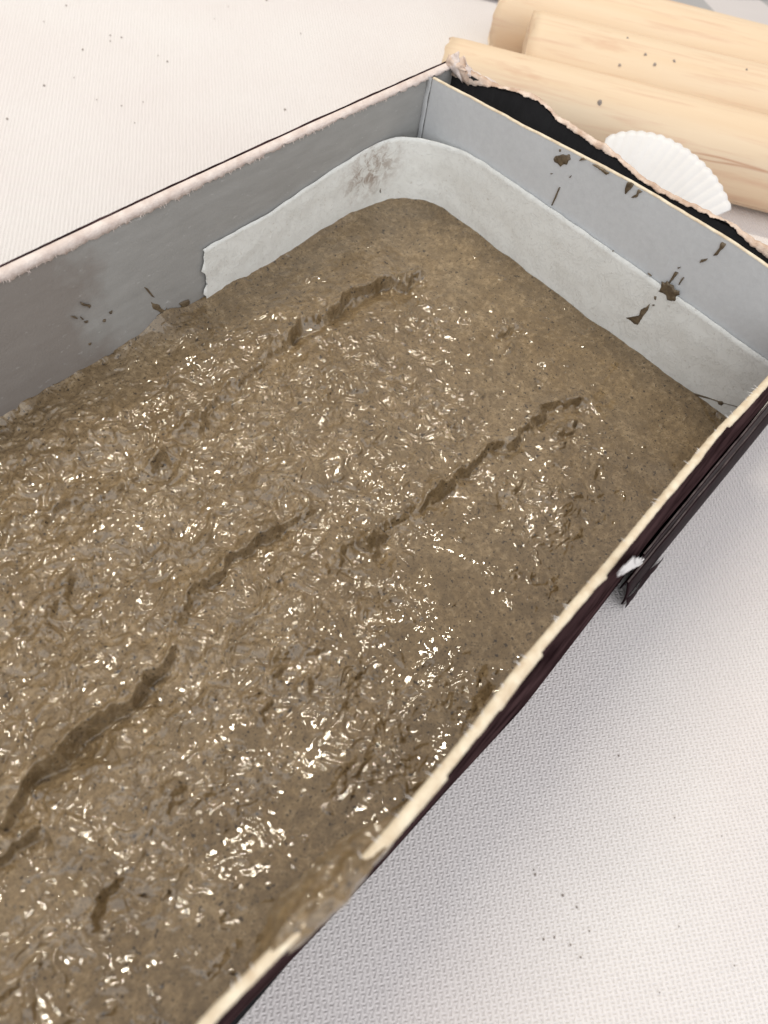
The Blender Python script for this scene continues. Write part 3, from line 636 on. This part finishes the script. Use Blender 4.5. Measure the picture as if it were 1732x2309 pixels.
# along the upper panel and tape the paste is smeared up unevenly
H += np.exp(-np.maximum(dl, 0)/.25)*(.04*np.clip(fbm(X*1.1, X*0+3, 3, 501), 0, 1)+.25*np.exp(-((X+8.6)/.5)**2)+.12*np.exp(-((X+3.6)/.9)**2))
H += .10*np.exp(-np.maximum(np.minimum(dl, de), 0)/.5)*np.exp(-((X+1.5)**2+(Y+.7)**2)/1.5)
XX = np.minimum(X, XM+.004); YY = np.clip(Y, YN-.004, YL+.004)
keep = (X <= XM+G*1.2) & (Y <= YL+G*1.2) & (Y >= YN-G*1.2)
ni, nj = X.shape; i, j = np.meshgrid(np.arange(ni-1), np.arange(nj-1), indexing='ij')
kf = (keep[:-1, :-1] & keep[1:, :-1] & keep[:-1, 1:] & keep[1:, 1:]).ravel()
a = (i*nj+j).ravel()[kf]; Fq = np.stack([a, a+nj, a+nj+1, a+1], 1)
used = np.zeros(ni*nj, bool); used[Fq.ravel()] = True; remap = np.cumsum(used)-1
V = np.stack([XX, YY, LEV+H], -1).reshape(-1, 3)[used]; Fq = remap[Fq]
pulp = mesh('wet_pulp', V, Fq, M_pulp)
tag(pulp, 'wet lumpy brown pulp filling the carton, with glossy highlights and bubbles', 'pulp')
# smear of the same pulp lying over the near rim
n1_, n2_ = 200, 70; u = np.linspace(-15.25, -13.15, n1_); v = np.linspace(0, 1, n2_); U, Vv = np.meshgrid(u, v, indexing='ij')
prof_y = np.interp(Vv, [0, .2, .4, .6, .75, .88, 1], [.40, .26, .13, .0, -.11, -.15, -.10]); prof_z = np.interp(Vv, [0, .2, .4, .6, .75, .88, 1], [-.55, -.10, .05, .09, .05, -.12, -.40])
fade = smst(0, .75, U+15.25+.25*vnoise(Vv*3, U*2, 631))*smst(0, .65, -13.15-U+.3*vnoise(Vv*3.3, U*2, 633))
yc = np.interp(U, nx, ny); Yv = yc+prof_y*(.35+.65*fade)+.03*fbm(U*2.5, Vv*3, 3, 611)*fade; Zv = prof_z*(.3+.7*fade)-.13*(1-fade)+.06*fbm(U*3.2, Vv*4, 4, 621)*fade
i, j = np.meshgrid(np.arange(n1_-1), np.arange(n2_-1), indexing='ij'); a = (i*n2_+j).ravel()
mesh('rim_smear', np.stack([U, Yv, Zv], -1).reshape(-1, 3), np.stack([a, a+n2_, a+n2_+1, a+1], 1), M_pulp, pulp)

# ---------------------------------------------------------------- pine dowels
def dowel(label, px, py, ang, R, t0, t1, seed, chipped=0):
    o_ang = ang; nn = 72; L = t1-t0; nl = 60
    V = []; 
    for q in range(nl+1):
        x = L*q/nl
        for k in range(nn):
            ph = 2*math.pi*k/nn; rr = R*(1+.006*math.sin(ph*3+seed+x*.4)+.004*math.sin(ph*7+x))
            if q == 0: rr *= .985
            xx = x
            if q == 0: xx += .05*math.sin(ph*5+seed)+.03*math.sin(ph*13)
            if chipped and q < 5: 
                g_ = math.exp(-((ph-1.9)/.7)**2)*(1-q/5); rr -= chipped*g_; xx += chipped*.9*g_*(1+math.sin(ph*21)*.5)*(q == 0)
            V.append((xx, rr*math.cos(ph), rr*math.sin(ph)))
    Fc = [(q*nn+k, (q+1)*nn+k, (q+1)*nn+(k+1) % nn, q*nn+(k+1) % nn) for q in range(nl) for k in range(nn)]
    Fc += [tuple(range(nn)), tuple(range(nl*nn, nl*nn+nn))[::-1]]
    me = bpy.data.meshes.new('wooden_dowel'); me.from_pydata([(a_*.01, b_*.01, c_*.01) for a_, b_, c_ in V], [], Fc)
    me.polygons.foreach_set('use_smooth', [True]*(len(Fc)-2)+[False]*2); me.materials.append(M_wood)
    o = bpy.data.objects.new('wooden_dowel', me); col.objects.link(o)
    o.location = ((px+math.cos(ang)*t0)*.01, (py+math.sin(ang)*t0)*.01, R*.01+.0001); o.rotation_euler = (0, 0, ang)
    tag(o, label, 'dowel', 'pale pine dowels behind the carton'); return o
dowel('pale pine dowel nearest the carton, directly behind its torn end', 10, -6.3136, -1.04708, 1.2563, -11.0, 16, 1)
dowel('middle pale pine dowel with dark specks, lying between the other two', 10, -1.0929, -1.00844, 1.3565, -4.2, 16, 5)
dowel('farthest pale pine dowel with a splintered left end, beside the grey checked cloth', 10, 4.08, -1.0338, 1.4026, -1.0, 16, 9, .16)
# specks on the middle dowel
# ---------------------------------------------------------------- checked cloth
n = 60; u = np.linspace(0, 14, n); v = np.linspace(-22, 16, n); U, Vv = np.meshgrid(u, v, indexing='ij')
ca, sa = math.cos(-1.03), math.sin(-1.03)
cx = 13.6+ca*Vv-sa*U*1.; cy = 5.9+sa*Vv+ca*U; cz = TABLE+.12+.12*(1+fbm(U*.25, Vv*.2, 3, 701))
V = np.stack([cx, cy, cz], -1).reshape(-1, 3); i, j = np.meshgrid(np.arange(n-1), np.arange(n-1), indexing='ij'); a = (i*n+j).ravel()
ck = mesh('checked_cloth', V, np.stack([a, a+n, a+n+1, a+1], 1), M_plaid)
s_ = ck.modifiers.new('thick', 'SOLIDIFY'); s_.thickness = .0006
tag(ck, 'grey and white checked cloth lying beyond the farthest dowel', 'cloth')

# ---------------------------------------------------------------- shell
sh_pts = [(1366, 316), (1384, 307), (1405, 302), (1432, 300), (1460, 303), (1487, 309), (1508, 318), (1532, 330), (1554, 345), (1576, 363), (1594, 381), (1612, 402), (1626, 424), (1640, 452), (1648, 476)]
pn = (-.62, -.05, .78); p0 = (4.3, -4.2, -2.9)
rim = resample([onpl(p, p0, pn) for p in sh_pts], 200); umbo = onpl((1290, 640), p0, pn); nn_ = np.array(pn)/np.linalg.norm(pn)
t = np.linspace(0, 1, 200); rib = np.abs(np.sin(t*math.pi*16)); rl = []
for f in np.linspace(.12, 1, 26):
    b = umbo+(rim-umbo)*(f*(1+(.012*(rib-.5) if True else 0)*f)[:, None] if False else f)
    b = b+(rim-umbo)*(.008*(rib-.5)*f*f)[:, None]
    rl.append(b+nn_*((.45*math.sin(f*math.pi*.62)-.30)+(.014*rib*f)[:, None]))
shell = loft('seashell', rl, M_shell)
s_ = shell.modifiers.new('thick', 'SOLIDIFY'); s_.thickness = .0008
tag(shell, 'white ribbed fan-shaped seashell leaning against the nearest dowel behind the box', 'shell')

# ---------------------------------------------------------------- crumbs
def crumb(x, y, z, r, seed):
    rg_ = np.random.default_rng(seed); V = []; 
    for a_ in range(3):
        for b_ in range(6):
            ph = b_*math.pi/3; el = (a_-1)*.9; V.append((r*math.cos(el)*math.cos(ph)*rg_.uniform(.6, 1.3), r*math.cos(el)*math.sin(ph)*rg_.uniform(.6, 1.3), r*math.sin(el)*.8))
    V += [(0, 0, -r*.85), (0, 0, r*.9)]
    Fc = [(a_*6+b_, a_*6+(b_+1) % 6, (a_+1)*6+(b_+1) % 6, (a_+1)*6+b_) for a_ in range(2) for b_ in range(6)]+[((b_+1) % 6, b_, 18) for b_ in range(6)]+[(12+b_, 12+(b_+1) % 6, 19) for b_ in range(6)]
    me = bpy.data.meshes.new('crumb'); me.from_pydata([tuple(c*.01 for c in q) for q in V], [], Fc); me.materials.append(M_crumb)
    o = bpy.data.objects.new('crumb', me); col.objects.link(o); o.location = (x*.01, y*.01, (z-TABLE)*.01)
    return o
z6 = 2.37; z7 = 2.625
left = [(355, 33, 6), (235, 118, 4), (590, 192, 6), (650, 203, 6), (590, 222, 5), (443, 268, 7), (895, 332, 7), (397, 418, 4), (238, 460, 8), (518, 536, 4), (650, 568, 5), (765, 548, 4), (40, 638, 7), (1523, 588, 8), (1608, 182, 5), (1220, 38, 4), (1147, 103, 4), (845, 300, 4), (720, 660, 4), (1425, 3, 9)]
for q, (a_, b_, s) in enumerate(left):
    p = onz((a_/z6, b_/z6), TABLE); tag(crumb(p[0], p[1], TABLE+.02, s*.005, q), 'tiny dark crumb scattered on the white cloth beyond the upper left carton wall', 'crumb', 'crumbs on the cloth at the upper left')
right = [(774, 538, 6), (272, 1211, 4), (280, 1240, 6), (443, 1365, 7), (526, 1433, 6), (331, 1623, 5), (393, 1613, 5), (488, 1656, 5), (600, 1575, 4), (548, 1730, 6), (1015, 1938, 4), (1457, 1778, 4), (1130, 1545, 4), (1105, 902, 4), (1383, 1012, 3)]
for q, (a_, b_, s) in enumerate(right):
    p = onz((1100+a_/z7, 1500+b_/z7), TABLE); tag(crumb(p[0], p[1], TABLE+.015, s*.0036, 50+q), 'tiny dark crumb scattered on the white cloth right of the near carton wall', 'crumb', 'crumbs on the cloth at the lower right')
wsp = [(1455, 123, 5), (1476, 146, 6), (1520, 138, 5), (1397, 147, 5), (1683, 158, 5), (1415, 86, 4)]
for q, (a_, b_, s) in enumerate(wsp):      # on the middle dowel: meet the cylinder
    d_ = ray((a_, b_)); ax = np.array([math.cos(-1.00844), math.sin(-1.00844), 0]); c0 = np.array([10, -1.0929, TABLE+1.3565])
    w0 = CAM-c0; dp = d_-np.dot(d_, ax)*ax; wpv = w0-np.dot(w0, ax)*ax; A_ = dp@dp; B_ = 2*dp@wpv; C_ = wpv@wpv-1.3565**2; ds = B_*B_-4*A_*C_
    if ds < 0: continue
    p = CAM+d_*((-B_-math.sqrt(ds))/(2*A_)); tag(crumb(p[0], p[1], p[2], s*.011, 90+q), 'tiny brown crumb stuck on the middle pale pine dowel', 'crumb', 'crumbs on the middle dowel')
d_ = ray((1352, 232)); ax = np.array([math.cos(-1.04708), math.sin(-1.04708), 0]); c0 = np.array([10, -6.3136, TABLE+1.2563]); w0 = CAM-c0; dp = d_-np.dot(d_, ax)*ax; wpv = w0-np.dot(w0, ax)*ax
A_ = dp@dp; B_ = 2*dp@wpv; C_ = wpv@wpv-1.2563**2; ds = B_*B_-4*A_*C_
if ds > 0:
    p = CAM+d_*((-B_-math.sqrt(ds))/(2*A_)); tag(crumb(p[0], p[1], p[2], .10, 120), 'brown blob of dried pulp on the dowel nearest the carton', 'crumb')
